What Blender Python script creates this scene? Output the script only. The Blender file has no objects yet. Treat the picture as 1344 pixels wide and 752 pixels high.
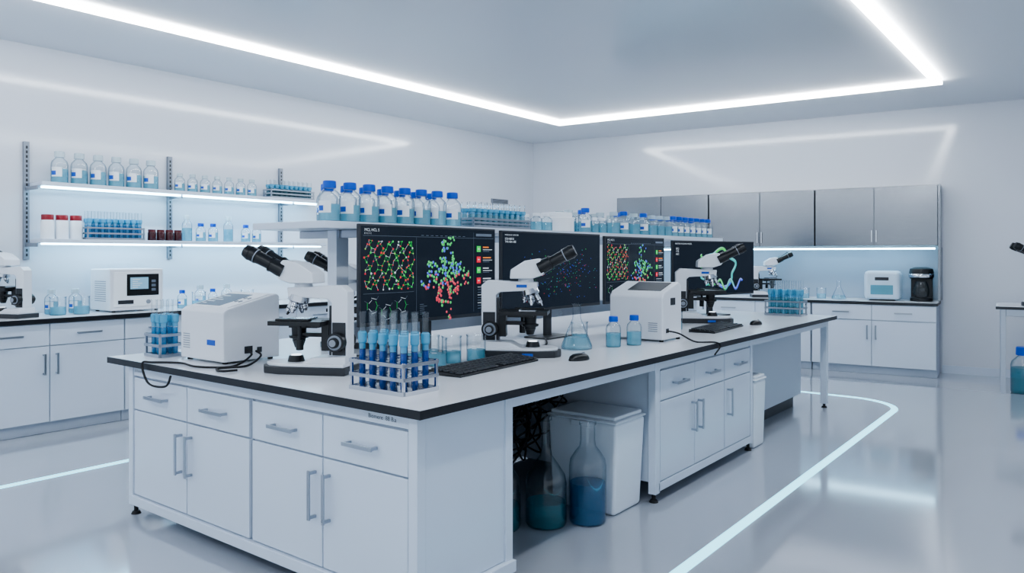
import bpy, math, random, bmesh
from mathutils import Vector, Matrix
random.seed(3)
SC=bpy.context.scene; COL=SC.collection
R=math.radians
try: SC.view_settings.look='AgX - Medium High Contrast'
except Exception: pass
# ---------------------------------------------------------------- materials
def M(name,col,rough=.4,metal=0,emit=None,es=0,coat=0,spec=.5,var=.015,scale=8,bump=0,stretch=None,alpha=1,crough=.08):
    m=bpy.data.materials.new(name); m.use_nodes=True; n=m.node_tree; b=n.nodes['Principled BSDF']
    b.inputs['Base Color'].default_value=(*col,1); b.inputs['Metallic'].default_value=metal
    b.inputs['Specular IOR Level'].default_value=spec; b.inputs['Alpha'].default_value=alpha
    b.inputs['Coat Weight'].default_value=coat; b.inputs['Coat Roughness'].default_value=crough
    tc=n.nodes.new('ShaderNodeTexCoord'); mp=n.nodes.new('ShaderNodeMapping')
    if stretch: mp.inputs['Scale'].default_value=stretch
    nz=n.nodes.new('ShaderNodeTexNoise'); nz.inputs['Scale'].default_value=scale
    mr=n.nodes.new('ShaderNodeMapRange'); mr.inputs['To Min'].default_value=max(0,rough-var); mr.inputs['To Max'].default_value=rough+var
    n.links.new(tc.outputs['Object'],mp.inputs['Vector']); n.links.new(mp.outputs[0],nz.inputs['Vector'])
    n.links.new(nz.outputs['Fac'],mr.inputs['Value']); n.links.new(mr.outputs[0],b.inputs['Roughness'])
    if bump:
        bp=n.nodes.new('ShaderNodeBump'); bp.inputs['Strength'].default_value=bump; bp.inputs['Distance'].default_value=.002
        n.links.new(nz.outputs['Fac'],bp.inputs['Height']); n.links.new(bp.outputs[0],b.inputs['Normal'])
    if emit: b.inputs['Emission Color'].default_value=(*emit,1); b.inputs['Emission Strength'].default_value=es
    return m
def GL(name,ctr,edge,rough=.02,gloss=.95):
    m=bpy.data.materials.new(name); m.use_nodes=True; n=m.node_tree; n.nodes.clear()
    o=n.nodes.new('ShaderNodeOutputMaterial'); mx=n.nodes.new('ShaderNodeMixShader')
    t=n.nodes.new('ShaderNodeBsdfTransparent'); g=n.nodes.new('ShaderNodeBsdfGlossy'); g.inputs['Roughness'].default_value=rough
    g.inputs['Color'].default_value=(gloss,gloss,gloss,1)
    lw=n.nodes.new('ShaderNodeLayerWeight'); lw.inputs['Blend'].default_value=.5
    cr=n.nodes.new('ShaderNodeValToRGB'); cr.color_ramp.elements[0].color=(*ctr,1); cr.color_ramp.elements[1].color=(*edge,1)
    cr.color_ramp.elements[0].position=.35; cr.color_ramp.elements[1].position=.95
    mt=n.nodes.new('ShaderNodeMath'); mt.operation='POWER'; mt.inputs[1].default_value=4
    ml=n.nodes.new('ShaderNodeMath'); ml.operation='MULTIPLY_ADD'; ml.inputs[1].default_value=.55; ml.inputs[2].default_value=.05
    L=n.links.new
    L(lw.outputs['Facing'],cr.inputs[0]); L(cr.outputs[0],t.inputs[0]); L(lw.outputs['Facing'],mt.inputs[0]); L(mt.outputs[0],ml.inputs[0]); L(ml.outputs[0],mx.inputs[0])
    L(t.outputs[0],mx.inputs[1]); L(g.outputs[0],mx.inputs[2]); L(mx.outputs[0],o.inputs[0])
    return m
def LQ(name,col,opac=.5):
    m=bpy.data.materials.new(name); m.use_nodes=True; n=m.node_tree; n.nodes.clear()
    o=n.nodes.new('ShaderNodeOutputMaterial'); mx=n.nodes.new('ShaderNodeMixShader')
    t=n.nodes.new('ShaderNodeBsdfTransparent'); t.inputs[0].default_value=(*[min(1,c*.6+.4) for c in col],1)
    d=n.nodes.new('ShaderNodeBsdfPrincipled'); d.inputs['Base Color'].default_value=(*col,1); d.inputs['Roughness'].default_value=.15
    mx.inputs[0].default_value=opac; L=n.links.new
    L(t.outputs[0],mx.inputs[1]); L(d.outputs[0],mx.inputs[2]); L(mx.outputs[0],o.inputs[0]); return m
def EM(name,col,s=1.0):
    return M(name,tuple(c*.2 for c in col),.4,emit=col,es=s)
wallM=M('wall_paint',(.68,.71,.77),.38,var=.005,scale=1,spec=.45,coat=.8,crough=.10)
ceilM=M('ceiling_paint',(.76,.79,.84),.4,var=.01,scale=1)
trayM=M('ceiling_panel_gloss',(.64,.67,.72),.2,var=.01,scale=1)
floorM=M('floor_resin',(.43,.46,.515),.09,var=.01,scale=1.2,coat=.6)
whiteM=M('cabinet_lacquer',(.66,.73,.83),.26,var=.005)
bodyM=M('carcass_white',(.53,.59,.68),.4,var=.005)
topM=M('worktop_white',(.80,.82,.86),.18,var=.01)
edgeM=M('edge_black',(.012,.013,.017),.35)
alM=M('aluminium',(.40,.44,.50),.28,.8)
galv=M('slotted_steel',(.28,.31,.36),.4,.6)
chrome=M('chrome',(.6,.62,.66),.15,1)
steel=M('brushed_steel',(.25,.265,.29),.2,1,stretch=(1.5,1,40),var=.08,bump=.06,scale=2)
plas=M('plastic_white',(.74,.77,.82),.28)
plasg=M('plastic_grey',(.27,.30,.35),.4)
bezel=M('bezel_grey',(.03,.034,.042),.3)
blk=M('plastic_black',(.008,.009,.011),.3)
rub=M('rubber_black',(.010,.010,.012),.6)
dark=M('dark_grey',(.025,.028,.034),.4)
bluecap=M('cap_blue',(.008,.09,.55),.35)
redcap=M('cap_red',(.26,.01,.02),.35)
darkred=M('cap_dark_red',(.10,.008,.012),.35)
palecap=M('stopper_pale',(.62,.74,.80),.2,alpha=.6)
lblw=M('label_white',(.85,.88,.92),.5)
lblb=M('label_blue',(.02,.10,.5),.5)
stop=LQ('liquid_upper_sky',(.16,.52,.75),.7)
glassM=GL('clear_glass',(.975,.99,.995),(.30,.44,.53))
glassT=GL('tinted_glass',(.96,.985,.99),(.28,.40,.46))
binM=M('bin_plastic',(.78,.84,.91),.3)
lq_pale=LQ('liquid_pale_blue',(.28,.64,.76),.42)
lq_clear=LQ('liquid_faint_blue',(.5,.78,.87),.3)
lq_teal=LQ('liquid_teal',(.12,.40,.48),.32)
lq_blue=LQ('liquid_blue',(.008,.08,.36),.86)
lq_lb=LQ('liquid_sky_blue',(.07,.36,.66),.7)
lq_navy=LQ('liquid_steel_blue',(.05,.22,.42),.45)
ledM=EM('led_white',(.93,.97,1),30)
ledF=EM('led_floor',(.30,.80,1),2.2)
ledS=EM('led_shelf',(.42,.78,1),15)
scr=M('screen_glass',(.005,.007,.010),.2,emit=(.018,.028,.048),es=.5,spec=.2)
aR=EM('px_red',(.85,.03,.06),.9);aG=EM('px_green',(.05,.65,.10),.9);aB=EM('px_blue',(.06,.12,.85),1.0)
aW=EM('px_white',(.6,.68,.75),.9);aO=EM('px_orange',(1,.3,.05),.9);aT=EM('px_teal',(.05,.52,.50),.9);aD=EM('px_dim',(.12,.16,.22),.8);aY=EM('px_lime',(.35,.7,.15),.8)
aP=EM('px_pale_blue',(.25,.5,.7),.8)
ART=[aR,aG,aB,aW,aO,aT,aD,aY]
# ---------------------------------------------------------------- mesh builder
class MB:
    def __init__(s): s.v=[];s.f=[];s.m=[];s.T=Matrix()
    def add(s,vs,fs,mi=0):
        o=len(s.v); s.v+=[tuple(s.T@Vector(v)) for v in vs]; s.f+=[tuple(i+o for i in f) for f in fs]; s.m+=[mi]*len(fs)
    def box(s,x0,x1,y0,y1,z0,z1,mi=0):
        s.add([(x0,y0,z0),(x1,y0,z0),(x1,y1,z0),(x0,y1,z0),(x0,y0,z1),(x1,y0,z1),(x1,y1,z1),(x0,y1,z1)],
              [(0,3,2,1),(4,5,6,7),(0,1,5,4),(1,2,6,5),(2,3,7,6),(3,0,4,7)],mi)
    def cyl(s,p0,p1,r0,r1=None,seg=16,mi=0):
        if r1 is None:r1=r0
        p0=Vector(p0);p1=Vector(p1);q=(p1-p0).to_track_quat('Z','Y');vs=[]
        for p,r in((p0,r0),(p1,r1)):
            for i in range(seg):
                a=2*math.pi*i/seg; vs.append(p+q@Vector((r*math.cos(a),r*math.sin(a),0)))
        fs=[(i,(i+1)%seg,seg+(i+1)%seg,seg+i) for i in range(seg)]+[tuple(range(seg-1,-1,-1)),tuple(range(seg,2*seg))]
        s.add(vs,fs,mi)
    def lathe(s,prof,seg=20,mi=0,c=(0,0,0)):
        vs=[];rings=[]
        for r,z in prof:
            if r<1e-6: rings.append([len(vs)]); vs.append((c[0],c[1],c[2]+z))
            else:
                rings.append(list(range(len(vs),len(vs)+seg)))
                for i in range(seg):
                    a=2*math.pi*i/seg; vs.append((c[0]+r*math.cos(a),c[1]+r*math.sin(a),c[2]+z))
        fs=[]
        for A,B in zip(rings,rings[1:]):
            for i in range(seg):
                j=(i+1)%seg
                if len(A)==1 and len(B)==1: continue
                if len(A)==1: fs.append((A[0],B[j],B[i]))
                elif len(B)==1: fs.append((A[i],A[j],B[0]))
                else: fs.append((A[i],A[j],B[j],B[i]))
        s.add(vs,fs,mi)
    def prism(s,poly,a,b,ax='y',mi=0):
        def P(p,t): return {'y':(p[0],t,p[1]),'x':(t,p[0],p[1]),'z':(p[0],p[1],t)}[ax]
        n=len(poly); vs=[P(p,a) for p in poly]+[P(p,b) for p in poly]
        s.add(vs,[(i,(i+1)%n,n+(i+1)%n,n+i) for i in range(n)]+[tuple(range(n-1,-1,-1)),tuple(range(n,2*n))],mi)
    def tube(s,pts,r,seg=8,mi=0):
        pts=[Vector(p) for p in pts];n=len(pts);vs=[]
        q=None
        for k,p in enumerate(pts):
            t=(pts[min(k+1,n-1)]-pts[max(k-1,0)]).normalized()
            if q is None: q=t.to_track_quat('Z','Y')
            else: q=(q@Vector((0,0,1))).rotation_difference(t)@q
            for i in range(seg):
                a=2*math.pi*i/seg; vs.append(p+q@Vector((r*math.cos(a),r*math.sin(a),0)))
        fs=[(k*seg+i,k*seg+(i+1)%seg,(k+1)*seg+(i+1)%seg,(k+1)*seg+i) for k in range(n-1) for i in range(seg)]
        fs+=[tuple(range(seg-1,-1,-1)),tuple(range((n-1)*seg,n*seg))]
        s.add(vs,fs,mi)
def mk(mb,name,mats,parent=None,bevel=0,label=None,sharp=35,loc=None,recalc=True):
    if not isinstance(mats,(list,tuple)): mats=[mats]
    me=bpy.data.meshes.new(name); me.from_pydata(mb.v,[],mb.f)
    for m in mats: me.materials.append(m)
    me.polygons.foreach_set('material_index',mb.m)
    if recalc:
        bm=bmesh.new(); bm.from_mesh(me); bmesh.ops.recalc_face_normals(bm,faces=bm.faces); bm.to_mesh(me); bm.free()
    me.polygons.foreach_set('use_smooth',[True]*len(me.polygons)); me.set_sharp_from_angle(angle=R(sharp)); me.update()
    o=bpy.data.objects.new(name,me); COL.objects.link(o)
    if parent: o.parent=parent
    if loc: o.location=loc
    if bevel:
        b=o.modifiers.new('bevel','BEVEL'); b.width=bevel; b.segments=2; b.limit_method='ANGLE'; b.angle_limit=R(40); b.harden_normals=True
    if label:o['label']=label
    return o
def tag(o,label,cat,group=None):
    o['label']=label;o['category']=cat
    if group:o['group']=group
    return o
def root(name,label,cat,loc,rz=0,group=None):
    e=bpy.data.objects.new(name,None); e.empty_display_size=.05; COL.objects.link(e); e.location=loc; e.rotation_euler=(0,0,R(rz))
    return tag(e,label,cat,group)
def dup(o,loc=None,rz=None,parent=None):
    n=o.copy(); COL.objects.link(n)
    if parent:n.parent=parent
    if loc is not None:n.location=loc
    if rz is not None:n.rotation_euler=(0,0,R(rz))
    for c in list(o.children): dup(c,parent=n)
    return n
def series(o,places,group=None):
    if group:o['group']=group
    out=[o]
    for p in places[1:]: out.append(dup(o,p[:3],p[3] if len(p)>3 else 0))
    o.location=places[0][:3]
    if len(places[0])>3:o.rotation_euler=(0,0,R(places[0][3]))
    return out
def structure(o): o['kind']='structure'; return o
def smoothpath(P,n=8):
    P=[Vector(p) for p in P]; out=[]
    for i in range(len(P)-1):
        a=P[max(i-1,0)];b=P[i];c=P[i+1];d=P[min(i+2,len(P)-1)]
        for k in range(n):
            t=k/n; out.append(.5*((2*b)+(c-a)*t+(2*a-5*b+4*c-d)*t*t+(3*b-a-3*c+d)*t**3))
    out.append(P[-1]); return out
def text(s,size,loc,mat,parent,name='printed_text',rot=(90,0,0)):
    cu=bpy.data.curves.new('t','FONT'); cu.body=s; cu.size=size; ob=bpy.data.objects.new('t',cu); COL.objects.link(ob)
    dg=bpy.context.evaluated_depsgraph_get(); me=bpy.data.meshes.new_from_object(ob.evaluated_get(dg))
    bpy.data.objects.remove(ob); me.materials.clear(); me.materials.append(mat)
    o=bpy.data.objects.new(name,me); COL.objects.link(o); o.parent=parent; o.location=loc; o.rotation_euler=[R(a) for a in rot]
    return o
def part(name,boxes,mat,parent,bevel=.003,label=None):
    m=MB()
    for b in boxes:m.box(*b)
    return mk(m,name,mat,parent,bevel=bevel,label=label)
# ---------------------------------------------------------------- room
HC=3.4; BW=5.37
def wy(x): return 10.49+.094*(x+7.65)
m=MB(); m.box(-7.65,4,-3.5,11.9,-.1,0); structure(mk(m,'floor',floorM))
m=MB(); m.box(-7.8,4.1,-3.5,11.9,HC,HC+.1); structure(mk(m,'ceiling',ceilM))
m=MB(); m.box(-7.8,-7.65,-3.5,10.6,0,HC); structure(mk(m,'wall_left',wallM))
m=MB(); m.prism([(-7.8,wy(-7.8)),(4.1,wy(4.1)),(4.1,wy(4.1)+.15),(-7.8,wy(-7.8)+.15)],0,HC,'z'); structure(mk(m,'wall_back',wallM))
m=MB(); m.box(4,4.15,-3.5,11.5,0,.9); m.box(4,4.15,-3.5,11.5,3.1,HC); m.box(4,4.15,9.5,11.5,.9,3.1); structure(mk(m,'wall_right',wallM))  # unseen side wall; long opening added to let world fill light in
m=MB()
for y in(-3.5,-.9,1.7,4.3,6.9,9.45): m.box(4.04,4.1,y,y+.06,.9,3.1)
m.box(4.04,4.1,-3.5,9.5,.9,.96); structure(mk(m,'added_window_1',alM))  # mullions and sill of the added off-camera opening for fill light
m=MB(); m.prism([(-1.6,wy(-1.6)-.02),(4,wy(4)-.02),(4,wy(4)),(-1.6,wy(-1.6))],0,.1,'z'); structure(mk(m,'baseboard_back',whiteM))
X0,X1,Y0=-6.1,-1.4,-1.0
def ty(x): return 9.01+.076*(x+6.1)
m=MB(); m.prism([(X0,Y0),(X1,Y0),(X1,ty(X1)),(X0,ty(X0))],HC-.012,HC-.001,'z'); structure(mk(m,'trim_1',trayM))
def ring(o):  return [(X0-o,Y0-o),(X1+o,Y0-o),(X1+o,ty(X1)+o),(X0-o,ty(X0)+o)]
def ringmesh(oa,ob,z0,z1):
    m=MB();A=ring(oa);B=ring(ob)
    for i in range(4):
        j=(i+1)%4; m.prism([A[i],A[j],B[j],B[i]],z0,z1,'z')
    return m
o=mk(ringmesh(-.038,.038,HC-.045,HC-.014),'ceiling_light_strip',ledM); tag(o,'bright white linear light outlining the ceiling panel','ceiling light')
def rr(x0,x1,y0,y1,r,n=10):
    P=[]
    for cx,cy,a0 in((x1-r,y1-r,0),(x0+r,y1-r,90),(x0+r,y0+r,180),(x1-r,y0+r,270)):
        for k in range(n+1):
            a=R(a0+90*k/n); P.append((cx+r*math.cos(a),cy+r*math.sin(a)))
    return P
A=rr(-5.65,-1.55,-.6,8.6,.55);B=rr(-5.59,-1.61,-.54,8.54,.49)
m=MB()
for i in range(len(A)):
    j=(i+1)%len(A); m.prism([A[i],A[j],B[j],B[i]],0.0005,.004,'z')
o=mk(m,'floor_light_strip',ledF,sharp=80); tag(o,'thin pale cyan light line inlaid around the central bench','floor light')
# ---------------------------------------------------------------- cabinets
def handle(parent,x,z,L,vert,y=-.018):
    m=MB(); g=.035
    if vert:
        m.box(x-.009,x+.009,y-g-.008,y-g,z-L/2,z+L/2)
        for s in(-1,1): m.box(x-.007,x+.007,y-g,y,z+s*(L/2-.012)-.007,z+s*(L/2-.012)+.007)
    else:
        m.box(x-L/2,x+L/2,y-g-.008,y-g,z-.009,z+.009)
        for s in(-1,1): m.box(x+s*(L/2-.012)-.007,x+s*(L/2-.012)+.007,y-g,y,z-.007,z+.007)
    return mk(m,'handle',alM,parent,bevel=.002,label='slim brushed metal bar handle')
def cabinet(label,loc,rz,w,dep,z0,z1,nd,dh,group,toe=True,hl=.2):
    r=root('base_cabinet',label,'cabinet',loc,rz,group)
    m=MB(); m.box(0,w,0,dep,z0,z1)
    if toe: m.box(.0,w,.05,dep,0,z0)
    mk(m,'body',bodyM,r,bevel=.003)
    dw=w/nd; g=.004
    for i in range(nd):
        a=i*dw+g;b=(i+1)*dw-g
        m=MB(); m.box(a,b,-.018,0,z1-dh+g,z1-g); d=mk(m,'drawer',whiteM,r,bevel=.003); handle(d,(a+b)/2,z1-dh/2,min(.2,dw*.35),False)
        m=MB(); m.box(a,b,-.018,0,z0+g,z1-dh-g); d=mk(m,'door',whiteM,r,bevel=.003)
        hx = (b-.045 if i%2==0 else a+.045) if nd>1 else (a+.045)
        handle(d,hx,z1-dh-.06-hl/2,hl,True)
    return r
BZ=.87
WX0,WX1,WY0,WY1=-4.65,-2.07,2.1,7.95
wt=root('worktop','long white laboratory worktop with black edge','worktop',(0,0,BZ))
m=MB(); m.box(WX0+.004,WX1-.004,WY0+.004,WY1-.004,.002,.031); mk(m,'top_surface',topM,wt)
m=MB(); m.box(WX0,WX1,WY0,WY0+.01,-.005,.03);m.box(WX0,WX1,WY1-.01,WY1,-.005,.03);m.box(WX0,WX0+.01,WY0+.01,WY1-.01,-.005,.03);m.box(WX1-.01,WX1,WY0+.01,WY1-.01,-.005,.03)
m.box(WX0+.01,WX1-.01,WY0+.01,WY1-.01,-.005,.0015)
mk(m,'edge_band',edgeM,wt)
g='bench end cabinets'
cabinet('white cabinet, two drawers over two doors, bench end',(-4.42,2.165,0),0,1.15,.5,.12,.80,2,.19,g,toe=False,hl=.22)
cabinet('white two drawer cabinet beside the bench corner post',(-3.25,2.165,0),0,1.07,.5,.12,.80,2,.19,g,toe=False,hl=.22)
g='bench side cabinets'
cabinet('white cabinet with two drawers over two doors under worktop',(-2.14,4.22,0),90,1.0,.56,.12,.80,2,.19,g,toe=False,hl=.2)
cabinet('narrow white cabinet with drawer and door under the worktop',(-2.14,5.225,0),90,.5,.56,.12,.80,1,.19,g,toe=False,hl=.2)
fr=root('laboratory_bench','white metal bench structure with posts, rails and levelling feet','bench',(0,0,0))
part('end_panel',[(-2.175,-2.125,2.14,2.19,.08,.864),(-2.16,-2.13,2.19,2.70,.12,.864),(-2.175,-2.12,2.70,2.75,.08,.864)],whiteM,fr)
part('apron_rail',[(-4.45,-2.18,2.15,2.18,.805,.864)],whiteM,fr)
part('apron_rail',[(-2.15,-2.125,2.75,7.8,.805,.864)],whiteM,fr)
part('apron_rail',[(-4.45,-4.42,2.18,7.8,.805,.864)],whiteM,fr)
part('bottom_rail',[(-4.45,-2.18,2.13,2.18,.065,.118)],whiteM,fr)
part('bottom_rail',[(-2.175,-2.10,2.19,2.75,.065,.118)],whiteM,fr)
part('bottom_rail',[(-2.17,-2.12,4.2,5.73,.065,.118)],whiteM,fr)
part('bottom_rail',[(-4.45,-2.18,2.68,2.73,.08,.118)],whiteM,fr)
for b in[(-4.47,-4.422,2.14,2.19,.055,.864),(-2.17,-2.12,4.155,4.215,.055,.864),(-2.17,-2.12,5.73,5.77,.055,.864),(-2.19,-2.13,7.8,7.86,.04,.864),(-4.5,-4.44,7.8,7.86,.04,.864)]:
    part('leg',[b],whiteM,fr)
for x,y in[(-4.44,2.17),(-2.15,2.17),(-2.15,4.19),(-2.15,5.75),(-2.16,7.83),(-4.47,7.83),(-2.15,2.72)]:
    m=MB(); m.cyl((x,y,.010),(x,y,.08),.012); m.cyl((x,y,0),(x,y,.016),.028,.02); mk(m,'levelling_foot',rub,fr)
text('B Biosens',.022,(-4.41,2.149,.828),plasg,fr); text('Biomere  88 B.a',.026,(-2.42,2.149,.825),dark,fr)
part('back_panel',[(-3.4,-3.37,2.75,4.9,.02,.864)],plasg,fr,label='grey back panel')
part('inner_panel',[(-4.4,-2.2,2.74,2.75,.12,.864)],plasg,fr)
part('modesty_panel',[(-3.36,-2.14,4.175,4.2,.12,.864)],whiteM,fr)
r=root('pedestal_cabinet','plain white pedestal cabinet recessed under the worktop','cabinet',(-2.38,6.1,0),90)
part('body',[(0,1.66,0,1.4,.12,.86)],bodyM,r); part('door',[(.004,1.656,-.018,0,.124,.856)],bodyM,r)
part('plinth',[(.05,1.6,.04,1.35,0,.12)],dark,r)
yy=-.41; g='wall counter cabinets'
while yy<9.0:
    cabinet('white base cabinet with two drawers over doors along wall',(-7.0,yy,0),90,1.236,.62,.10,.93,2,.19,g,hl=.18); yy+=1.24
o=root('wall_worktop','dark edged worktop running along the shelved wall','worktop',(0,0,0))
part('edge_band',[(-7.645,-6.96,-.42,9.53,.932,.97)],edgeM,o); part('top_surface',[(-7.64,-6.965,-.41,9.52,.9705,.974)],topM,o,0)
def bk(x,off,z=0):
    e=Vector((.9956,.0936)); n=Vector((.0936,-.9956)); s=(x+7.65)/.9956
    p=Vector((-7.65,10.49))+e*s+n*off; return (p.x,p.y,z)
g='end wall cabinets'
for k in range(3):
    cabinet('white base cabinet with drawers over doors, end wall',bk(-1.62-1.44*(k+1),.6),BW,1.434,.58,.10,.88,2,.2,g,hl=.18)
o=root('end_worktop','grey edged worktop on the end wall cabinets','worktop',bk(-5.96,0,.88),BW)
part('edge_band',[(-.01,4.36,-.63,-.005,.002,.035)],dark,o); part('top_surface',[(-.005,4.355,-.625,-.01,.0355,.04)],topM,o)
g='steel wall cabinets'
for k in range(3):
    r=root('wall_cabinet','brushed steel wall cabinet with two plain doors','cabinet',bk(-1.62-1.44*(k+1),.36,1.62),BW,g)
    part('body',[(0,1.434,0,.35,0,.76)],steel,r)
    for i in(0,1):
        d=part('door',[(i*.717+.004,i*.717+.713,-.02,0,.004,.756)],steel,r)
        hx=i*.717+(.69 if i==0 else .027); part('handle',[(hx-.006,hx+.006,-.045,-.035,.05,.2),(hx-.005,hx+.005,-.036,-.02,.055,.065),(hx-.005,hx+.005,-.036,-.02,.185,.195)],chrome,d,.001)
    if k==0: part('side_panel',[(1.436,1.46,-.02,.35,-.69,.765)],steel,r)
o=root('cabinet_light','white strip light under the steel wall cabinets','light',bk(-5.9,.25,1.575),BW)
part('lamp_tube',[(.0,4.25,-.03,.03,0,.02)],ledS,o); part('housing',[(.0,4.25,-.035,.035,.02,.035)],alM,o)
m=MB(); p=[bk(-5.96,.004),bk(-1.6,.004),bk(-1.6,.0),bk(-5.96,0)]; m.prism([q[:2] for q in p],.93,1.6,'z'); structure(mk(m,'trim_2',M('splash_panel',(.34,.39,.46),.2)))
# ---------------------------------------------------------------- camera
cam=bpy.data.cameras.new('camera'); co=bpy.data.objects.new('camera',cam); COL.objects.link(co)
co.location=(0,0,1.5); co.rotation_euler=(R(90),0,math.atan(.773)); cam.lens=36*1000/1344; cam.sensor_width=36; cam.shift_y=-41/1344
cam.clip_start=.05; SC.camera=co
w=bpy.data.worlds.new('world'); SC.world=w; w.use_nodes=True; w.node_tree.nodes['Background'].inputs[0].default_value=(.76,.87,1,1); w.node_tree.nodes['Background'].inputs[1].default_value=1.25
# ---------------------------------------------------------------- monitors
def monitor(label,loc,rz,w,h,z0,kind,group='bench monitors'):
    r=root('monitor',label,'monitor',loc,rz,group)
    m=MB(); m.box(-w/2,w/2,0,.025,z0,z0+h); m.box(-w*.3,w*.3,.025,.055,z0+h*.2,z0+h*.8); mk(m,'housing',bezel,r,bevel=.004)
    m=MB(); b=.012; m.box(-w/2+b,w/2-b,-.0015,0,z0+b*1.8,z0+h-b); mk(m,'screen',scr,r)
    m=MB(); m.box(-.035,.035,.055,.085,.01,z0+h*.5); mk(m,'stand_neck',dark,r,bevel=.003)
    m=MB(); m.box(-.17,.17,-.06,.16,0,.012); mk(m,'stand_base',dark,r,bevel=.005)
    y=-.0025; m=MB(); st=[0]
    def P(u,v): return (-w/2+u*w,z0+v*h)
    def lay(): st[0]+=1; return y-.000003*st[0]
    def disc(u,v,rad,mi,n=10):
        cx,cz=P(u,v); yy=lay(); m.add([(cx+rad*math.cos(2*math.pi*i/n),yy,cz+rad*math.sin(2*math.pi*i/n)) for i in range(n)],[tuple(range(n))],mi)
    def line(u0,v0,u1,v1,t,mi):
        a=Vector(P(u0,v0));b=Vector(P(u1,v1)); d=(b-a)
        if d.length<1e-6:return
        n=Vector((-d.y,d.x)).normalized()*t/2; yy=lay()
        m.add([(a.x+n.x,yy,a.y+n.y),(b.x+n.x,yy,b.y+n.y),(b.x-n.x,yy,b.y-n.y),(a.x-n.x,yy,a.y-n.y)],[(0,1,2,3)],mi)
    def rect(u0,v0,u1,v1,mi):
        a=P(u0,v0);b=P(u1,v1);yy=lay(); m.add([(a[0],yy,a[1]),(b[0],yy,a[1]),(b[0],yy,b[1]),(a[0],yy,b[1])],[(0,1,2,3)],mi)
    rnd=random.Random(kind*7+1); asp=w/h
    def network(u0,u1,v0,v1,rad,s):
        pts=[]
        nu=int((u1-u0)/s)+1; nv=int((v1-v0)/(s*asp*.87))+1
        for j in range(nv):
            for i in range(nu):
                if (i+2*(j%2)+ (j//2))%3==0: continue
                u=u0+(i+.5*(j%2)+rnd.uniform(-.28,.28))*s; v=v0+(j+rnd.uniform(-.28,.28))*s*asp*.87
                if u<u1 and v<v1: pts.append((u,v))
        for i,a in enumerate(pts):
            nb=sorted(((a[0]-b[0])**2+((a[1]-b[1])/asp)**2,b) for b in pts[i+1:])[:3]
            for d,b in nb[:2]:
                if d<(1.5*s)**2: line(*a,*b,.0018,rnd.choice([3,1,1,6,1]))
        for p in pts: disc(p[0],p[1],rad*rnd.uniform(.6,1.25),rnd.choice([0,0,0,0,1,1,0,7,3]),8)
    def cluster(cu,cv,n,rad,su,sv):
        pts=[]
        for i in range(n):
            a=rnd.uniform(0,6.28); q=rnd.random()**.55; lobes=.70+.22*math.cos(4*a)+.10*math.cos(9*a+1)
            pts.append((cu+su*q*lobes*math.cos(a)+.01*math.sin(7*a),cv+sv*q*lobes*math.sin(a)))
        for p in pts:
            hi=(p[1]-cv)/sv
            c= 1 if rnd.random()<.66 else (0 if hi<.05 else 2)
            if hi<-.15 and rnd.random()<.55:c=0
            if abs(hi)<.25 and p[0]<cu and rnd.random()<.4:c=2
            q=rad*rnd.uniform(.8,1.15); disc(p[0],p[1],q*1.15,6,10); disc(p[0],p[1],q,c,10); disc(p[0]-.002,p[1]+.004,q*.28,3,6)
    if kind in(1,3):
        rect(.02,.885,.98,.888,6)
        line(.37,.06,.37,.88,.0015,6); line(.81,.06,.81,.95,.0015,6)
        network(.03,.355,.36,.875,.0055,.022)
        line(.02,.32,.35,.32,.0015,6)
        for cx,cy in((.08,.20),(.27,.19),(.17,.13)):
            for k in range(7):
                a=R(51.4*k);b=R(51.4*(k+1)); q=.028+.01*(k%2)
                line(cx+q*math.cos(a),cy+q*asp*math.sin(a),cx+q*math.cos(b),cy+q*asp*math.sin(b),.002,3 if k%3 else 1)
                line(cx+q*math.cos(a),cy+q*asp*math.sin(a),cx+q*1.5*math.cos(a),cy+q*1.5*asp*math.sin(a),.0015,6)
        cluster(.59,.47,270 if kind==1 else 180,.0080,.20,.48)
        for i,(v,c) in enumerate(((.76,1),(.64,0),(.52,1),(.40,0))):
            rect(.832,v-.028,.866,v+.04,c); rect(.842,v,.856,v+.012,3)
            rect(.885,v+.02,.935+.02*(i%2),v+.033,4 if i in(0,1) else 3); rect(.885,v-.005,.965,v+.002,3); rect(.885,v-.024,.94,v-.018,6)
        for k in range(9): rect(.84,.33-.03*k,.84+rnd.uniform(.05,.12),.336-.03*k,3 if k%3==0 else 6)
        for k in range(10): rect(.40+.035*k,.9,.42+.035*k,.905,6)
        for k in range(6): rect(.39,.08+.02*k,.39+rnd.uniform(.02,.07),.084+.02*k,6)
        rect(.825,.91,.96,.94,6)
        text('MCL HCL S',.022,(-w/2+.03,y-.004,z0+h*.93),aW,r,'screen_text'); text('8  A  S  2',.013,(-w/2+.03,y-.004,z0+h*.902),aW,r,'screen_text')
    if kind==2:
        text('MOLECULAR  ANALYSIS',.014,(-w/2+.03,y-.004,z0+h*.94),aW,r,'screen_text'); text('SC8 HB8 SS\nTMB ABA ABE',.020,(-w/2+.03,y-.004,z0+h*.89),aW,r,'screen_text')
        for i in range(210):
            u=rnd.gauss(.6,.2);v=rnd.gauss(.5,.18)
            if .05<u<.96 and .08<v<.8: disc(u,v,rnd.uniform(.0018,.0040),rnd.choice([2,2,5,1,0,2,5]),6)
        for i in range(14):
            u=rnd.uniform(.35,.8);v=rnd.uniform(.3,.7); line(u,v,u+rnd.uniform(-.06,.06),v+rnd.uniform(-.08,.08),.001,6)
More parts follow.
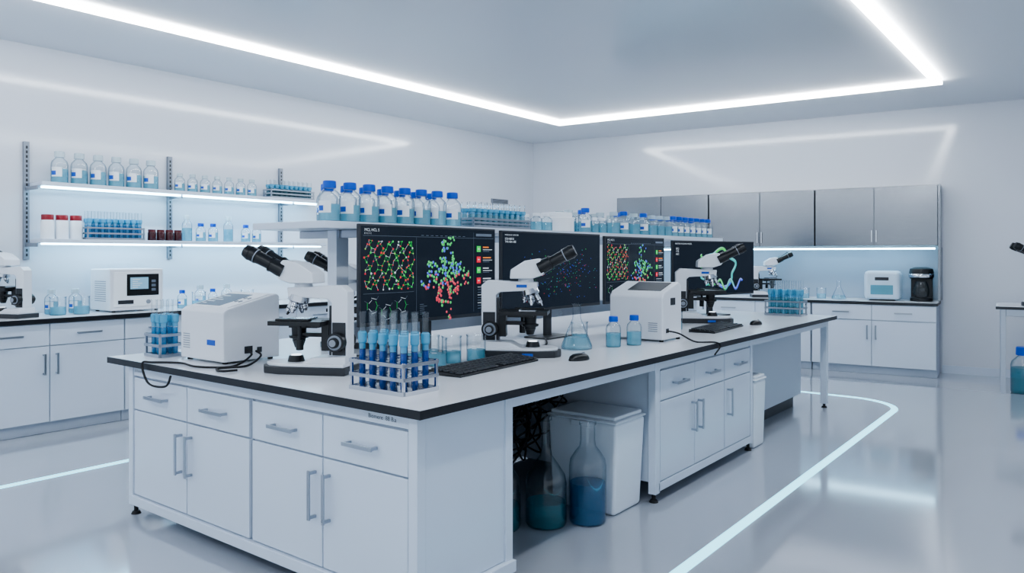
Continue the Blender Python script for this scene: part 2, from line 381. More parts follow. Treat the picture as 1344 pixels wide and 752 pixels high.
    if kind==4:
        text('PROTEIN FOLDING MODEL',.02,(-w/2+.03,y-.004,z0+h*.93),aW,r,'screen_text'); text('SEQ\n1TB\nA8C',.026,(-w/2+.04,y-.004,z0+h*.84),aW,r,'screen_text')
        def ribbon(f,n,t,cols):
            pr=None
            for i in range(n+1):
                p=f(i/n)
                if pr: line(*pr,*p,t*1.25,6)
                pr=p
            pr=None
            for i in range(n+1):
                p=f(i/n)
                if pr:
                    c=cols[min(len(cols)-1,int(len(cols)*i/(n+1)))]; line(*pr,*p,t,c); line(pr[0]-.003,pr[1]+.012,p[0]-.003,p[1]+.012,t*.22,3)
                pr=p
        ribbon(lambda t:(.55+.19*(1+.13*math.sin(31.4*t))*math.cos(6.283*t),.5+.33*(1+.13*math.sin(31.4*t+1))*math.sin(6.283*t)),150,.028,(5,1,5,5,1,2,5))
        ribbon(lambda t:(.52+.32*t,.2+.09*math.sin(15*t)),50,.022,(1,5,2))
        ribbon(lambda t:(.38+.06*math.sin(18*t),.2+.55*t),60,.018,(5,1))
    mk(m,'screen_graphics',ART,r,recalc=False)
    return r
monitor('black wide monitor showing molecular network and green red cluster',(-3.15,3.315,.901),90,1.16,.56,.21,1)
monitor('black wide monitor showing dark field of tiny coloured dots',(-3.15,4.59,.901),90,1.26,.56,.205,2)
monitor('black monitor showing molecular network beside white analyser',(-3.15,5.82,.901),90,1.05,.55,.205,3)
monitor('black monitor showing looping protein ribbon, turned outward',(-3.03,7.22,.901),75.3,1.28,.54,.20,4)
# ---------------------------------------------------------------- microscope
lampM=EM('lamp_lens',(.8,.9,1),2)
def microscope(label,loc,rz):
    r=root('microscope',label,'microscope',loc,rz,'laboratory microscopes')
    m=MB(); m.prism([(-.2,-.09),(.12,-.1),(.2,-.07),(.232,-.03),(.232,.03),(.2,.07),(.12,.1),(-.2,.09)],.036,.052,'z')
    m.prism([(-.2,.05),(.03,.05),(-.03,.08),(-.2,.088)],-.07,.07,'y'); mk(m,'base',plas,r,bevel=.004)
    m=MB(); m.prism([(-.21,-.1),(.13,-.11),(.22,-.08),(.25,-.03),(.25,.03),(.22,.08),(.13,.11),(-.21,.1)],0,.037,'z'); mk(m,'foot_pad',dark,r,bevel=.004)
    m=MB(); m.prism([(-.2,.085),(-.115,.085),(-.115,.345),(-.095,.362),(.115,.372),(.12,.418),(-.165,.43),(-.2,.40)],-.04,.04,'y'); mk(m,'arm',plas,r,bevel=.005)
    m=MB(); m.box(-.118,-.10,-.032,.032,.09,.33); m.box(-.19,-.12,-.0415,.0415,.09,.25); mk(m,'arm_cover',dark,r,bevel=.002)
    m=MB(); m.box(-.1,-.06,-.035,.035,.11,.26); m.box(-.085,.05,-.02,.02,.175,.195); m.cyl((.075,0,.15),(.075,0,.235),.032,.038); m.cyl((.075,0,.168),(.075,0,.182),.048); m.cyl((.075,0,.12),(.075,0,.15),.02,.03); mk(m,'condenser',blk,r,bevel=.002)
    m=MB(); m.box(-.095,.18,-.12,.12,.236,.258); m.box(-.02,.15,.055,.1,.258,.268); m.box(-.05,.1,-.06,.06,.222,.236); m.cyl((.02,.1,.24),(.02,.1,.12),.009); m.cyl((.02,.1,.12),(.02,.1,.17),.018); mk(m,'stage',blk,r,bevel=.002)
    m=MB(); m.box(.03,.11,-.07,.05,.258,.262); m.box(.02,.03,-.09,.06,.258,.266); mk(m,'slide_holder',chrome,r)
    for s in(-1,1):
        m=MB(); m.cyl((-.148,s*.04,.155),(-.148,s*.077,.155),.048,.046,24); m.cyl((-.148,s*.077,.155),(-.148,s*.1,.155),.026,.024,20); mk(m,'focus_knob',blk,r,bevel=.003)
        m=MB(); m.cyl((-.148,s*.0775,.155),(-.148,s*.079,.155),.036,.036,20); m.cyl((-.148,s*.1,.155),(-.148,s*.103,.155),.017,.017,16); mk(m,'knob_cap',plasg,r)
    m=MB(); m.cyl((.09,0,.05),(.09,0,.082),.042,.034,24); mk(m,'lamp_housing',blk,r,bevel=.002)
    m=MB(); m.cyl((.09,0,.082),(.09,0,.086),.025,.025,20); mk(m,'lamp_lens',lampM,r)
    m=MB(); m.cyl((.07,0,.380),(.078,0,.352),.048,.054,24); m.cyl((.078,0,.352),(.082,0,.337),.054,.034,24); mk(m,'nosepiece',chrome,r)
    for a,L in((0,.070),(90,.055),(180,.045),(270,.062)):
        ax=R(a); d=Vector((.45*math.cos(ax)+.1,.45*math.sin(ax),-1)).normalized(); p=Vector((.08+.028*math.cos(ax),.028*math.sin(ax),.344)); m=MB()
        m.cyl(p,p+d*L*.7,.0155,.0155,14); m.cyl(p+d*L*.7,p+d*L,.013,.007,14); m.cyl(p+d*L*.45,p+d*L*.52,.0162,.0162,14,1); mk(m,'objective',[chrome,blk],r)
    m=MB(); m.cyl((.05,0,.418),(.05,0,.44),.046,.042,24); m.prism([(-.035,.438),(.09,.438),(.15,.458),(.175,.50),(.13,.553),(.05,.54),(-.03,.49)],-.07,.07,'y'); mk(m,'head',plas,r,bevel=.007)
    for s in(-1,1):
        p=Vector((.13,s*.045,.498)); d=Vector((.86,s*.08,.44)).normalized(); m=MB()
        m.cyl(p,p+d*.07,.040,.036,20); m.cyl(p+d*.07,p+d*.076,.039,.039,20); m.cyl(p+d*.076,p+d*.155,.030,.033,20); m.cyl(p+d*.155,p+d*.195,.036,.037,20); m.cyl(p+d*.195,p+d*.225,.039,.031,20); mk(m,'eyepiece',blk,r)
        m=MB(); m.cyl(p+d*.158,p+d*.163,.0372,.0372,20); mk(m,'dioptre_ring',plasg,r)
    m=MB(); m.box(.04,.1,-.112,-.108,.01,.025); mk(m,'badge',lblb,r)
    m=MB(); m.box(.0,.06,-.0415,-.04,.388,.405) ; mk(m,'arm_label',lblb,r)
    return r
mic=microscope('white and black binocular microscope beside the blue tube rack',(-3.2,2.47,.901),206)
def mcopy(label,loc,rz,s=1):
    o=dup(mic,loc,rz); o['label']=label; o.scale=(s,s,s); return o
mcopy('white and black binocular microscope in front of dark monitor',(-2.76,3.62,.901),31,1.05)
mcopy('white and black binocular microscope beside ribbon display',(-2.83,6.42,.901),31,1.12)
mcopy('white and black binocular microscope behind the bottle shelf',(-3.84,3.33,.901),212)
mcopy('white and black binocular microscope on the wall counter',(-7.3,2.50,.974),200)
mcopy('white binocular microscope on the end wall worktop',bk(-3.7,.35,.921),30)
mic.scale=(1.04,1.04,1.04)
# ---------------------------------------------------------------- analysers
r=root('benchtop_analyser','white box analyser with sloped control display and side vents','laboratory device',(-4.0,2.5,.901),0,'benchtop analysers')
m=MB(); m.prism([(-.18,.012),(.18,.012),(.18,.365),(.16,.378),(-.155,.302),(-.18,.285)],-.22,.22,'x'); mk(m,'body',plas,r,bevel=.008)
m=MB()
for s in((-.2,-.16),(.2,-.16),(-.2,.16),(.2,.16)): m.cyl((s[0]*.9,s[1]*.9,0),(s[0]*.9,s[1]*.9,.014),.015)
mk(m,'foot',rub,r)
m=MB(); T=Matrix.Translation((0,0,.340))@Matrix.Rotation(math.atan2(.076,.315),4,'X'); m.T=T; m.box(-.19,.19,-.14,.14,-.002,.004); mk(m,'control_panel',lblw,r,bevel=.002)
m=MB(); m.T=T; m.box(-.17,.08,-.12,.10,.004,.0055)
mk(m,'display',M('display_blue',(.03,.05,.09),.3,emit=(.06,.14,.26),es=.15,spec=.2),r)
m=MB(); m.T=T
for i in range(5): m.box(-.15,-.15+.04+.03*(i%3),-.09+.035*i,-.08+.035*i,.0055,.0062)
mk(m,'display_text',aW,r)
m=MB(); m.T=T
for i in range(4): m.cyl((.11+.04*(i%2),-.03+.06*(i//2),.004),(.11+.04*(i%2),-.03+.06*(i//2),.008),.012)
mk(m,'button',plasg,r)
m=MB()
for i in range(7): m.box(-.19,-.12,-.1815,-.1795,.07+.013*i,.075+.013*i)
mk(m,'vent_slots',plasg,r)
m=MB(); m.box(.2195,.2225,-.05,.0,.05,.09); m.box(.2195,.2225,.03,.06,.05,.08); mk(m,'port',dark,r)
m=MB(); m.box(.06,.14,-.1825,-.1795,.10,.13,0); mk(m,'badge',lblb,r)
r=root('benchtop_analyser','tall white analyser with sloped dark touch panel','laboratory device',(-2.59,4.92,.901),0,'benchtop analysers')
m=MB(); m.prism([(-.15,.012),(.15,.012),(.15,.385),(.1,.41),(-.12,.345),(-.15,.31)],-.21,.21,'x'); mk(m,'body',plas,r,bevel=.012)
m=MB()
for s in((-.19,-.13),(.19,-.13),(-.19,.13),(.19,.13)): m.cyl((s[0],s[1],0),(s[0],s[1],.014),.015)
mk(m,'foot',rub,r)
m=MB()
for i in range(5): m.box(.10,.17,-.1515,-.1495,.07+.014*i,.076+.014*i)
mk(m,'vent_slots',plasg,r)
m=MB(); m.T=Matrix.Translation((0.03,-.015,.3765))@Matrix.Rotation(math.atan2(.065,.22),4,'X'); m.box(-.12,.14,-.09,.09,-.001,.003); mk(m,'display',dark,r)
m=MB(); m.box(.2095,.213,-.03,.04,.25,.30); m.box(.2095,.213,-.1,-.06,.06,.09); mk(m,'side_label',dark,r)
r=root('benchtop_incubator','white box instrument with black touch screen front','laboratory device',(-7.34,3.50,.974),90)
m=MB(); m.box(-.25,.25,-.2,.2,.015,.40); mk(m,'body',plas,r,bevel=.012)
m=MB(); m.box(-.22,.22,-.206,-.2,.05,.37); mk(m,'front_panel',lblw,r,bevel=.003)
m=MB(); m.box(-.10,.20,-.209,-.206,.15,.35); mk(m,'touch_screen',blk,r)
m=MB(); m.box(-.07,.10,-.2105,-.209,.21,.32,0)
for k in range(5): m.box(-.05,-.0+.02*(k%3),-.2115,-.2105,.225+.018*k,.23+.018*k,1)
for k in range(3): m.box(.13,.17,-.2105,-.209,.19+.04*k,.215+.04*k,2)
mk(m,'screen_graphics',[aP,aW,aD],r)
m=MB(); m.box(-.18,-.04,-.21,-.206,.075,.11); mk(m,'tray_slot',dark,r)
m=MB(); m.cyl((.1,-.206,.09),(.1,-.216,.09),.02); mk(m,'dial',plasg,r)
m=MB()
for x in(-.2,.2):
    for y in(-.16,.16): m.cyl((x,y,0),(x,y,.016),.016)
mk(m,'foot',rub,r)
m=MB()
for i in range(10): m.box(-.2515,-.2495,-.12,.1,.1+.02*i,.108+.02*i)
mk(m,'vent_slots',plasg,r)
# ---------------------------------------------------------------- bottles / jars / beakers
def bottle(label,h,rad,cap=bluecap,liq=lq_pale,lvl=.5,lab=True,name='reagent_bottle',glass=glassM,shape=0,seg=20):
    r=root(name,label,'bottle',(0,0,0))
    m=MB()
    if shape==1: prof=[(0,0),(rad*.92,0),(rad,.03*h),(rad,.38*h),(rad*.93,.46*h),(rad*.6,.56*h),(rad*.3,.64*h),(rad*.2,.74*h),(rad*.19,.96*h),(rad*.28,.97*h),(rad*.28,h)]
    elif shape==2: prof=[(0,0),(rad*.94,0),(rad,.03*h),(rad,.56*h),(rad*.94,.63*h),(rad*.7,.70*h),(rad*.45,.76*h),(rad*.4,.82*h),(rad*.4,.97*h),(rad*.46,.975*h),(rad*.46,h)]
    else: prof=[(0,0),(rad*.92,0),(rad,.03*h),(rad,.60*h),(rad*.9,.69*h),(rad*.6,.77*h),(rad*.45,.81*h),(rad*.43,.86*h)]
    m.lathe(prof,seg); mk(m,'glass_body',glass,r)
    if liq:
        m=MB(); q=rad*.94; m.lathe([(0,.012*h),(q,.012*h),(q,lvl*h),(0,lvl*h)],seg); mk(m,'liquid',liq,r)
    if cap:
        m=MB(); m.lathe([(0,.82*h),(rad*.6,.82*h),(rad*.62,.84*h),(rad*.6,.985*h),(rad*.54,h),(0,h)],seg); mk(m,'cap',cap,r)
    if lab:
        m=MB(); n=8; q=rad*1.015
        for (a0,a1,z0,z1,mi,qq) in((-90,-15,.2,.5,0,q),(-90,-55,.25,.38,1,q*1.006)):
            vs=[];fs=[]
            for i in range(n+1):
                a=R(a0+(a1-a0)*i/n); vs+=[(qq*math.cos(a),qq*math.sin(a),z0*h),(qq*math.cos(a),qq*math.sin(a),z1*h)]
            fs=[(2*i,2*i+2,2*i+3,2*i+1) for i in range(n)]; m.add(vs,fs,mi)
        mk(m,'label_sticker',[lblw,lblb],r,recalc=False)
    return r
SZ=1.686
big=bottle('clear glass reagent bottle with blue screw cap and white label',.22,.06,lvl=.42)
pl=[(-3.33,2.68+.142*i,SZ,random.uniform(-25,10)) for i in range(8)]+[(-3.50,2.80+.142*i,SZ,random.uniform(-25,10)) for i in range(7)]
series(big,pl,'blue capped bottles on the bench shelf')
b2=bottle('clear laboratory bottle with blue cap and pale liquid',.20,.058,lvl=.45)
pl=[(-3.34,y,SZ,0) for y in(5.30,5.93,6.30)]+[(-3.50,y,SZ,0) for y in(5.5,6.1)]+[(-3.36,6.95+.14*i,SZ,0) for i in range(7)]+[(-3.55,6.9+.18*i,SZ,0) for i in range(6)]
series(b2,pl,'assorted bottles on the bench shelf')
b4=bottle('clear laboratory bottle with pale stopper',.19,.06,cap=palecap,liq=lq_pale,lvl=.5,lab=False)
series(b4,[(-3.34,5.76,SZ),(-3.34,6.12,SZ),(-3.5,5.3,SZ),(-3.5,5.8,SZ),(-3.36,6.5,SZ),(-3.36,6.66,SZ),(-3.36,6.81,SZ),(-3.53,6.4,SZ),(-3.53,6.6,SZ),(-3.66,5.4,SZ),(-3.66,5.65,SZ),(-3.66,5.95,SZ),(-3.66,6.25,SZ)],'pale stoppered bottles on the bench shelf')
b3=bottle('small clear bottle with white cap',.13,.045,cap=lblw,liq=lq_pale,lab=False)
series(b3,[(-3.34,4.62,SZ),(-3.34,4.75,SZ),(-3.5,4.7,SZ),(-3.36,5.47,SZ),(-3.36,5.60,SZ)],'small bottles on the bench shelf')
def jar(label,h,rad,capm,body=lblw):
    r=root('storage_jar',label,'jar',(0,0,0)); m=MB(); m.lathe([(0,0),(rad*.95,0),(rad,.03*h),(rad,.7*h),(rad*.85,.8*h),(0,.8*h)]); mk(m,'jar_body',body,r)
    m=MB(); m.lathe([(0,.78*h),(rad*.9,.78*h),(rad*.9,.98*h),(rad*.85,h),(0,h)]); mk(m,'lid',capm,r); return r
j=jar('white plastic tub with white lid',.15,.14,lblw); j.location=(-3.42,5.0,SZ)
r=root('bench_shelf','long white raised shelf above the bench centre','shelf',(0,0,0))
part('shelf_board',[(-3.9,-3.25,2.58,7.95,1.646,1.685)],whiteM,r)
for y in(2.85,4.7,6.3,7.7):
    part('post',[(-3.56,-3.48,y,y+.09,.902,1.645)],whiteM,r)
    part('bracket',[(-3.85,-3.3,y+.02,y+.07,1.60,1.645)],alM,r)
part('socket_rail',[(-3.56,-3.5,2.95,7.7,1.0,1.1)],alM,r)
r=root('wall_shelf','white wall shelving with two lit boards on slotted uprights','shelf',(0,0,0))
for y in(2.72,4.05,5.4):
    m=MB(); m.box(-7.648,-7.615,y,y+.045,1.46,2.52,0)
    for k in range(24): m.box(-7.6155,-7.6135,y+.015,y+.03,1.49+.042*k,1.515+.042*k,1)
    mk(m,'upright',[galv,dark],r)
for z in(2.15,1.645):
    part('shelf_board',[(-7.60,-7.33,2.76,5.85,z-.035,z)],whiteM,r)
    part('light_strip',[(-7.47,-7.39,2.80,5.82,z-.05,z-.036)],ledS,r)
    for y in(2.735,4.065,5.415): part('bracket',[(-7.615,-7.38,y,y+.014,z-.07,z-.036)],galv,r)
s1=bottle('tall clear bottle with pale stopper and pale blue liquid',.29,.07,cap=palecap,liq=lq_pale,lvl=.45)
series(s1,[(-7.48,2.96+.168*i,2.151,10) for i in range(6)],'large bottles on the upper wall shelf')
s2=bottle('small clear bottle with pale liquid',.19,.05,cap=palecap,liq=lq_pale,lvl=.45)
series(s2,[(-7.48,4.1+.14*i,2.151,10) for i in range(7)],'small bottles on the upper wall shelf')
j=jar('white jar with red screw lid',.22,.055,redcap); series(j,[(-7.48,2.86+.12*i,1.646) for i in range(3)],'red lidded jars')
j=jar('small dark red vial with dark red lid',.11,.04,darkred,M('amber_jar',(.05,.008,.012),.2)); series(j,[(-7.46,3.80+.09*i,1.646) for i in range(4)],'small red vials')
s3=bottle('clear shelf bottle with blue cap',.19,.05,liq=lq_pale); series(s3,[(-7.46,4.32,1.646,10),(-7.46,4.46,1.646,10),(-7.46,4.85,1.646,10),(-7.48,5.0,1.646,10)],'blue capped shelf bottles')
s4=bottle('tall clear bottle on lower shelf',.27,.05,cap=palecap,liq=lq_pale,lab=False); series(s4,[(-7.48,4.18,1.646),(-7.48,4.65,1.646)],'tall shelf bottles')
s5=bottle('clear bottle with pale stopper on the wall counter',.22,.055,cap=palecap,liq=lq_pale); series(s5,[(-7.3,4.22,.974,10),(-7.3,4.52,.974,10),(-7.45,2.88,.974,10),(-7.42,3.07,.974,10)],'pale bottles on the wall counter')
s6=bottle('small clear bottle with blue cap on the wall counter',.18,.045,liq=lq_pale); series(s6,[(-7.25,4.00,.974,10),(-7.3,4.36,.974,10)],'small blue capped counter bottles')
def beaker(label,h,rad,liq=lq_pale,lvl=.45):
    r=root('beaker',label,'beaker',(0,0,0)); m=MB(); m.lathe([(0,0),(rad*.94,0),(rad,.05*h),(rad,.95*h),(rad*1.08,h),(rad*1.04,h),(rad*.96,.94*h)]); mk(m,'glass_body',glassM,r)
    if liq: m=MB(); m.lathe([(0,.03*h),(rad*.93,.03*h),(rad*.93,lvl*h),(0,lvl*h)]); mk(m,'liquid',liq,r)
    m=MB()
    for i in range(4):
        vs=[];z=(.5+.1*i)*h
        for k in range(4):
            a=R(-75+ (18 if i%2 else 28)*k/3); vs+=[(rad*1.01*math.cos(a),rad*1.01*math.sin(a),z),(rad*1.01*math.cos(a),rad*1.01*math.sin(a),z+.002)]
        m.add(vs,[(2*k,2*k+2,2*k+3,2*k+1) for k in range(3)])
    mk(m,'graduation_marks',lblw,r,recalc=False)
    return r
b=beaker('glass beaker with pale teal liquid',.15,.055); series(b,[(-2.97,2.96,.901),(-2.85,3.02,.901),(-2.86,3.15,.901),(-2.99,3.11,.901),(-2.80,3.29,.901),(-2.78,4.34,.901),(-2.80,5.55,.901),(-2.72,5.68,.901)],'small beakers on the bench')
b=beaker('glass beaker on the wall counter',.16,.065); series(b,[(-7.26,2.86,.974),(-7.22,3.04,.974),(-7.2,4.7,.974),(-7.15,4.12,.974)],'wall counter beakers')
def flask(label,h,rad,liq=None,lvl=.3):
    r=root('conical_flask',label,'flask',(0,0,0)); m=MB(); m.lathe([(0,0),(rad*.95,0),(rad,.04*h),(rad*.97,.1*h),(rad*.27,.68*h),(rad*.25,.95*h),(rad*.32,h),(rad*.28,h)],24); mk(m,'glass_body',glassM,r)
    if liq: m=MB(); t=1-.73*(lvl-.1)/.58; m.lathe([(0,.03*h),(rad*.92,.03*h),(rad*.92,.1*h),(rad*.95*t,lvl*h),(0,lvl*h)],24); mk(m,'liquid',liq,r)
    return r
f=flask('clear conical glass flask',.29,.10,lq_clear,.25); f.location=(-2.66,4.12,.901)
f=flask('conical glass flask with pale liquid',.24,.09,lq_clear,.2); series(f,[bk(-2.78,.3,.921)],'end wall flasks'); f2=beaker('glass beaker on the end wall worktop',.14,.06,lq_clear); series(f2,[bk(-3.0,.28,.921),bk(-3.2,.35,.921)],'end wall beakers')
b=bottle('small bottle with blue cap and pale blue liquid',.2,.05,lvl=.45,lab=False); series(b,[(-2.53,4.36,.901),(-2.47,4.53,.901)],'blue capped bottles on the bench')
c=bottle('tall clear glass carboy with teal liquid on the floor',.6,.115,cap=None,liq=lq_teal,lvl=.22,lab=False,name='carboy',glass=glassT,shape=1,seg=32)
c.location=(-2.62,3.28,.001)
c2=dup(c,(-2.45,3.48,.001),0)
c=bottle('clear glass storage bottle with blue liquid beside the bin',.56,.105,cap=None,liq=lq_navy,lvl=.40,lab=False,name='carboy',glass=GL('thin_glass',(.985,.995,1),(.5,.62,.7)),shape=2,seg=32); c.location=(-2.29,3.66,.001)
def bin_(name,label,x0,x1,y0,y1,h):
    cx=(x0+x1)/2;cy=(y0+y1)/2;a=(x1-x0)/2;b=(y1-y0)/2
    r=root(name,label,'bin',(cx,cy,.001)); m=MB(); t=.9
    m.add([(-a*t,-b*t,0),(a*t,-b*t,0),(a*t,b*t,0),(-a*t,b*t,0),(-a,-b,h*.93),(a,-b,h*.93),(a,b,h*.93),(-a,b,h*.93)],[(0,3,2,1),(4,5,6,7),(0,1,5,4),(1,2,6,5),(2,3,7,6),(3,0,4,7)])
    mk(m,'bin_body',binM,r,bevel=.02)
    m=MB(); m.box(-a-.004,a+.004,-b-.004,b+.004,h*.93,h*.96); m.box(-a*.93,a*.93,-b*.93,b*.93,h*.96,h); mk(m,'lid',binM,r,bevel=.012)
    m=MB(); m.box(-.06,.06,-b-.012,-b-.002,h*.87,h*.93); mk(m,'latch',binM,r,bevel=.003); return r
bin_('storage_bin','white plastic lidded bin under the bench',-2.66,-2.18,3.79,4.14,.57)
bin_('waste_bin','small white plastic bin beside side cabinet',-2.36,-2.11,5.80,6.04,.56)
# ---------------------------------------------------------------- racks
def tube(label,h,rad,liq,top=True,lvl=.62):
    r=root('test_tube',label,'test tube',(0,0,0)); m=MB(); m.lathe([(0,0),(rad*.6,.01*h),(rad,.05*h),(rad,h*.985),(rad*1.12,h*.985),(rad*1.12,h)],14); mk(m,'glass_body',glassM,r)
    m=MB(); m.lathe([(0,.012*h),(rad*.55,.02*h),(rad*.88,.06*h),(rad*.88,lvl*h),(0,lvl*h)],12); mk(m,'liquid',liq,r)
    if top: m=MB(); m.lathe([(0,(lvl+.01)*h),(rad*.9,(lvl+.01)*h),(rad*.9,(lvl+.08)*h),(rad*1.25,(lvl+.1)*h),(rad*1.3,(lvl+.22)*h),(rad*.9,(lvl+.24)*h),(0,(lvl+.24)*h)],14); mk(m,'collar',stop,r)
    return r
def rack(label,loc,rz,w,d,h,nx,ny,th,trad,liq,top,group,mat=alM,lvl=.5):
    r=root('test_tube_rack',label,'test tube rack',loc,rz,'test tube racks')
    for x in(-w/2,w/2):
        for y in(-d/2,d/2):
            part('post',[(x-.006,x+.006,y-.006,y+.006,0,h)],mat,r,.001)
    for z in(.012,h*.5,h-.01):
        bx=[(-w/2-.006,w/2+.006,y-.004,y+.004,z-.009 if z>.02 else 0,z+.007) for y in(-d/2-.008,d/2+.008)]+[(x-.004,x+.004,-d/2,d/2,z-.009 if z>.02 else 0,z+.007) for x in(-w/2-.008,w/2+.008)]
        if z>.02:
            for i in range(nx+1):
                x=-w/2+w*i/nx; bx.append((x-.002,x+.002,-d/2,d/2,z-.002,z+.002))
            for j in range(ny+1):
                y=-d/2+d*j/ny; bx.append((-w/2,w/2,y-.002,y+.002,z-.002,z+.002))
        else: bx.append((-w/2,w/2,-d/2,d/2,0,.006))
        part('rack_tier',bx,mat,r,0)
    pr=tube('glass test tube with '+liq.name.replace('liquid_','').replace('_',' ')+' liquid in rack',th,trad,liq,top,lvl)
    P=[];c=math.cos(R(rz));s=math.sin(R(rz))
    for i in range(nx):
        for j in range(ny):
            x=-w/2+w*(i+.5)/nx;y=-d/2+d*(j+.5)/ny; P.append((loc[0]+c*x-s*y,loc[1]+s*x+c*y,loc[2]+.0065,0))
    series(pr,P,group)
rack('metal rack of blue liquid test tubes at the bench corner',(-2.5,2.37,.901),0,.33,.2,.14,5,3,.34,.0155,lq_blue,True,'blue tubes in corner rack',mat=chrome)
rack('small metal rack of blue tubes beside the analyser',(-4.42,2.33,.901),0,.16,.14,.14,3,2,.33,.017,lq_lb,True,'tubes in small rack')
rack('metal rack of pale tubes near the bench end',(-2.5,7.72,.901),0,.34,.2,.15,5,3,.34,.016,lq_pale,True,'tubes in rack at bench end')
rack('long rack of teal tubes on the bench shelf',(-3.38,4.17,SZ),90,.62,.14,.07,10,2,.17,.02,lq_pale,True,'teal tubes on bench shelf')
rack('rack of teal tubes on the upper wall shelf',(-7.46,5.42,2.151),90,.58,.14,.10,9,2,.2,.022,lq_teal,True,'teal tubes on wall shelf')
rack('rack of blue tubes on the lower wall shelf',(-7.46,3.43,1.646),90,.52,.12,.12,9,2,.26,.02,lq_lb,True,'blue tubes on wall shelf')
# ---------------------------------------------------------------- keyboards and mice
def keyboard(label,loc,rz):
    r=root('keyboard',label,'keyboard',loc,rz,'computer keyboards')
    m=MB(); m.prism([(-.105,0),(.105,0),(.105,.026),(-.105,.012)],-.36,.36,'x'); mk(m,'keyboard_base',blk,r,bevel=.004)
    k0=None; sl=math.atan2(.014,.21)
    for j in range(5):
        for i in range(19):
            if j==0 and i in(4,5,6,8,9): continue
            x=-.342+i*.038; y=-.08+j*.038; z=.0195+ y*.0667
            if j==0 and i==7:
                m=MB(); m.box(-.13,.055,-.015,.015,0,.009); q=mk(m,'space_key',dark,r,bevel=.003,loc=(x,y,z)); q.rotation_euler=(sl,0,0); continue
            if k0 is None:
                m=MB(); m.box(-.0155,.0155,-.015,.015,0,.009); k0=mk(m,'key',dark,r,bevel=.003,loc=(x,y,z)); k0.rotation_euler=(sl,0,0)
            else:
                q=k0.copy(); COL.objects.link(q); q.parent=r; q.location=(x,y,z)
    return r
k=keyboard('black computer keyboard lying along the bench edge',(-2.60,3.14,.901),94)
dup(k,(-2.46,5.9,.901),94)['label']='black computer keyboard beside a microscope'
def mouse(label,loc,rz):
    r=root('computer_mouse',label,'mouse',loc,rz,'computer mice')
    m=MB(); m.T=Matrix.Diagonal((.075,.042,.04,1)); m.lathe([(0,0),(1,0),(1.0,.25),(.9,.6),(.6,.9),(0,1)],24); mk(m,'mouse_body',blk,r)
    m=MB(); m.cyl((.035,-.004,.032),(.035,.004,.032),.011,.011); mk(m,'scroll_wheel',plasg,r); return r
k=mouse('black computer mouse on the worktop',(-2.36,3.68,.901),80); dup(k,(-2.36,6.5,.901),80)
def cable(label,paths,r_=.006,kind=None,name='cable'):
    m=MB()
    for p in paths: m.tube(smoothpath(p),r_,6)
    o=mk(m,name,rub); tag(o,label,'cable')
    if kind:o['kind']=kind
    return o
z=.908
cable('black power cable trailing from the analyser to the bench edge',[[(-3.775,2.46,.97),(-3.70,2.44,.95),(-3.66,2.3,z),(-3.8,2.18,z),(-4.0,2.2,z),(-4.15,2.12,z),(-4.2,2.085,.90),(-4.12,2.08,.80),(-3.95,2.085,.80),(-3.9,2.088,.86)]])
cable('black looped cable beside the analyser',[[(-3.775,2.52,.96),(-3.70,2.5,.94),(-3.62,2.36,z),(-3.66,2.22,z),(-3.56,2.17,z),(-3.52,2.24,z)]])
cable('black cable from the tall analyser over the edge',[[(-2.378,4.84,.975),(-2.3,4.86,.96),(-2.2,4.9,z),(-2.08,4.95,z),(-2.055,4.98,.88),(-2.06,4.9,.83)]])
P=[]
rd=random.Random(5)
for i in range(30):
    a=[(rd.uniform(-3.2,-2.75),rd.uniform(3.3,4.1),.85)]
    for k in range(5): a.append((rd.uniform(-3.2,-2.72),rd.uniform(3.25,4.1),rd.uniform(.25,.84)))
    a.append((rd.uniform(-3.2,-2.75),rd.uniform(3.3,4.1),.85)); P.append(a)
cable('tangle of black cables hanging beneath the worktop',P,.006,'stuff','cable_tangle')
cable('black cables behind the monitors',[[(-3.2,2.95,1.3),(-3.4,2.9,1.25),(-3.45,2.75,1.1),(-3.4,2.8,.95),(-3.45,3.0,z)],[(-3.2,3.9,1.2),(-3.3,3.95,1.0),(-3.0,3.9,z),(-2.9,4.1,z),(-3.1,4.4,z)]])
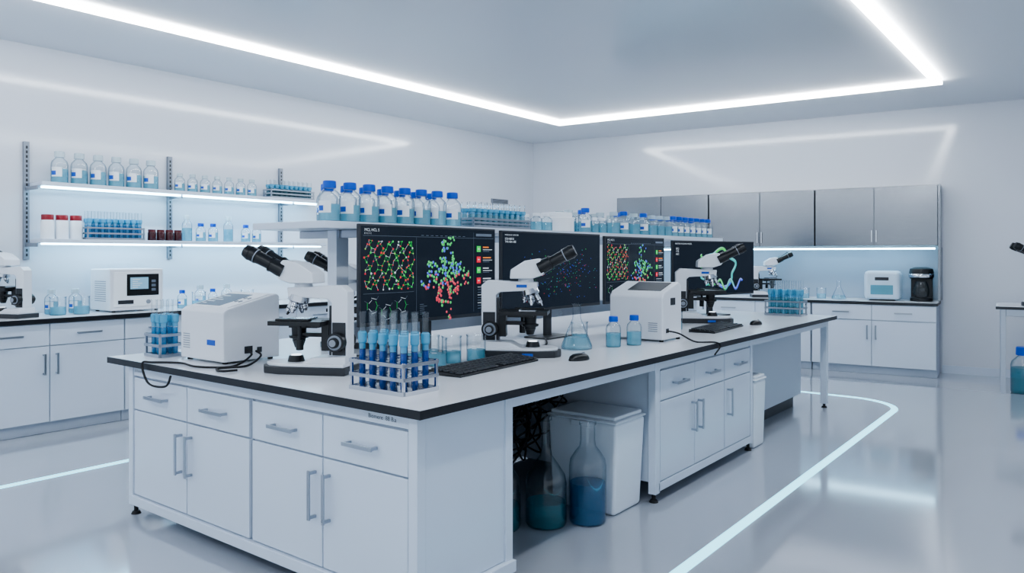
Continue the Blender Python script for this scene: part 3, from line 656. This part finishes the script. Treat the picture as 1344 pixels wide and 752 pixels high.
# ---------------------------------------------------------------- end wall appliances, side table
r=root('water_bath','small pale blue rounded laboratory appliance with front window','laboratory device',bk(-2.25,.3,.921),BW)
part('body',[(-.21,.21,-.15,.15,.01,.38)],M('plastic_pale_blue',(.55,.68,.80),.3),r,.05); part('window',[(-.13,.13,-.156,-.15,.08,.2)],lq_pale,r); part('display',[(-.08,.08,-.156,-.15,.26,.30)],dark,r); part('foot',[(-.15,.15,-.12,.12,0,.012)],rub,r)
r=root('coffee_machine','black appliance with glass jug and domed top','appliance',bk(-1.82,.26,.921),BW)
m=MB(); m.lathe([(0,0),(.13,0),(.13,.04),(.11,.05),(0,.05)],24); m.box(-.12,.12,.04,.14,.03,.37); m.lathe([(0,.28),(.13,.28),(.14,.36),(.13,.41),(.07,.43),(0,.43)],24); mk(m,'body',blk,r,bevel=.006)
m=MB(); m.lathe([(0,.052),(.075,.052),(.095,.12),(.08,.2),(.06,.25),(0,.25)],20,0,(0,-.03,0)); mk(m,'jug',glassT,r)
m=MB(); m.lathe([(.142,.30),(.145,.34),(.142,.345)],24); mk(m,'chrome_band',chrome,r)
r=root('side_table','white laboratory table with metal legs','table',(-.9,9.75,0),BW)
part('table_top',[(0,2.2,0,.75,.92,.95)],topM,r)
part('edge_trim',[(-.004,2.204,-.006,0,.915,.945)],dark,r)
for x,y in((.04,.05),(2.1,.05),(.04,.66),(2.1,.66)): part('leg',[(x,x+.05,y,y+.05,0,.92)],alM,r)
part('cross_rail',[(.04,.09,.1,.66,.15,.19)],alM,r); part('cross_rail',[(.09,2.1,.06,.09,.84,.92)],alM,r)
mcopy('white and black binocular microscope on the side table',(-.42,10.05,.951),200,1.1)
c=bottle('teal liquid bottle standing beneath the side table',.5,.13,cap=bluecap,liq=lq_teal,lvl=.55,lab=False); c.location=(-.66,9.98,.001)
m=MB(); m.box(0,.02,0,.42,0,.07,0)
for k in range(4): m.box(.02,.022,.02,.40,.01+.015*k,.017+.015*k,1)
o=mk(m,'wall_vent',[plasg,dark]); o.location=(-7.649,9.35,2.33); tag(o,'small dark grey slotted vent on the shelved wall','vent')
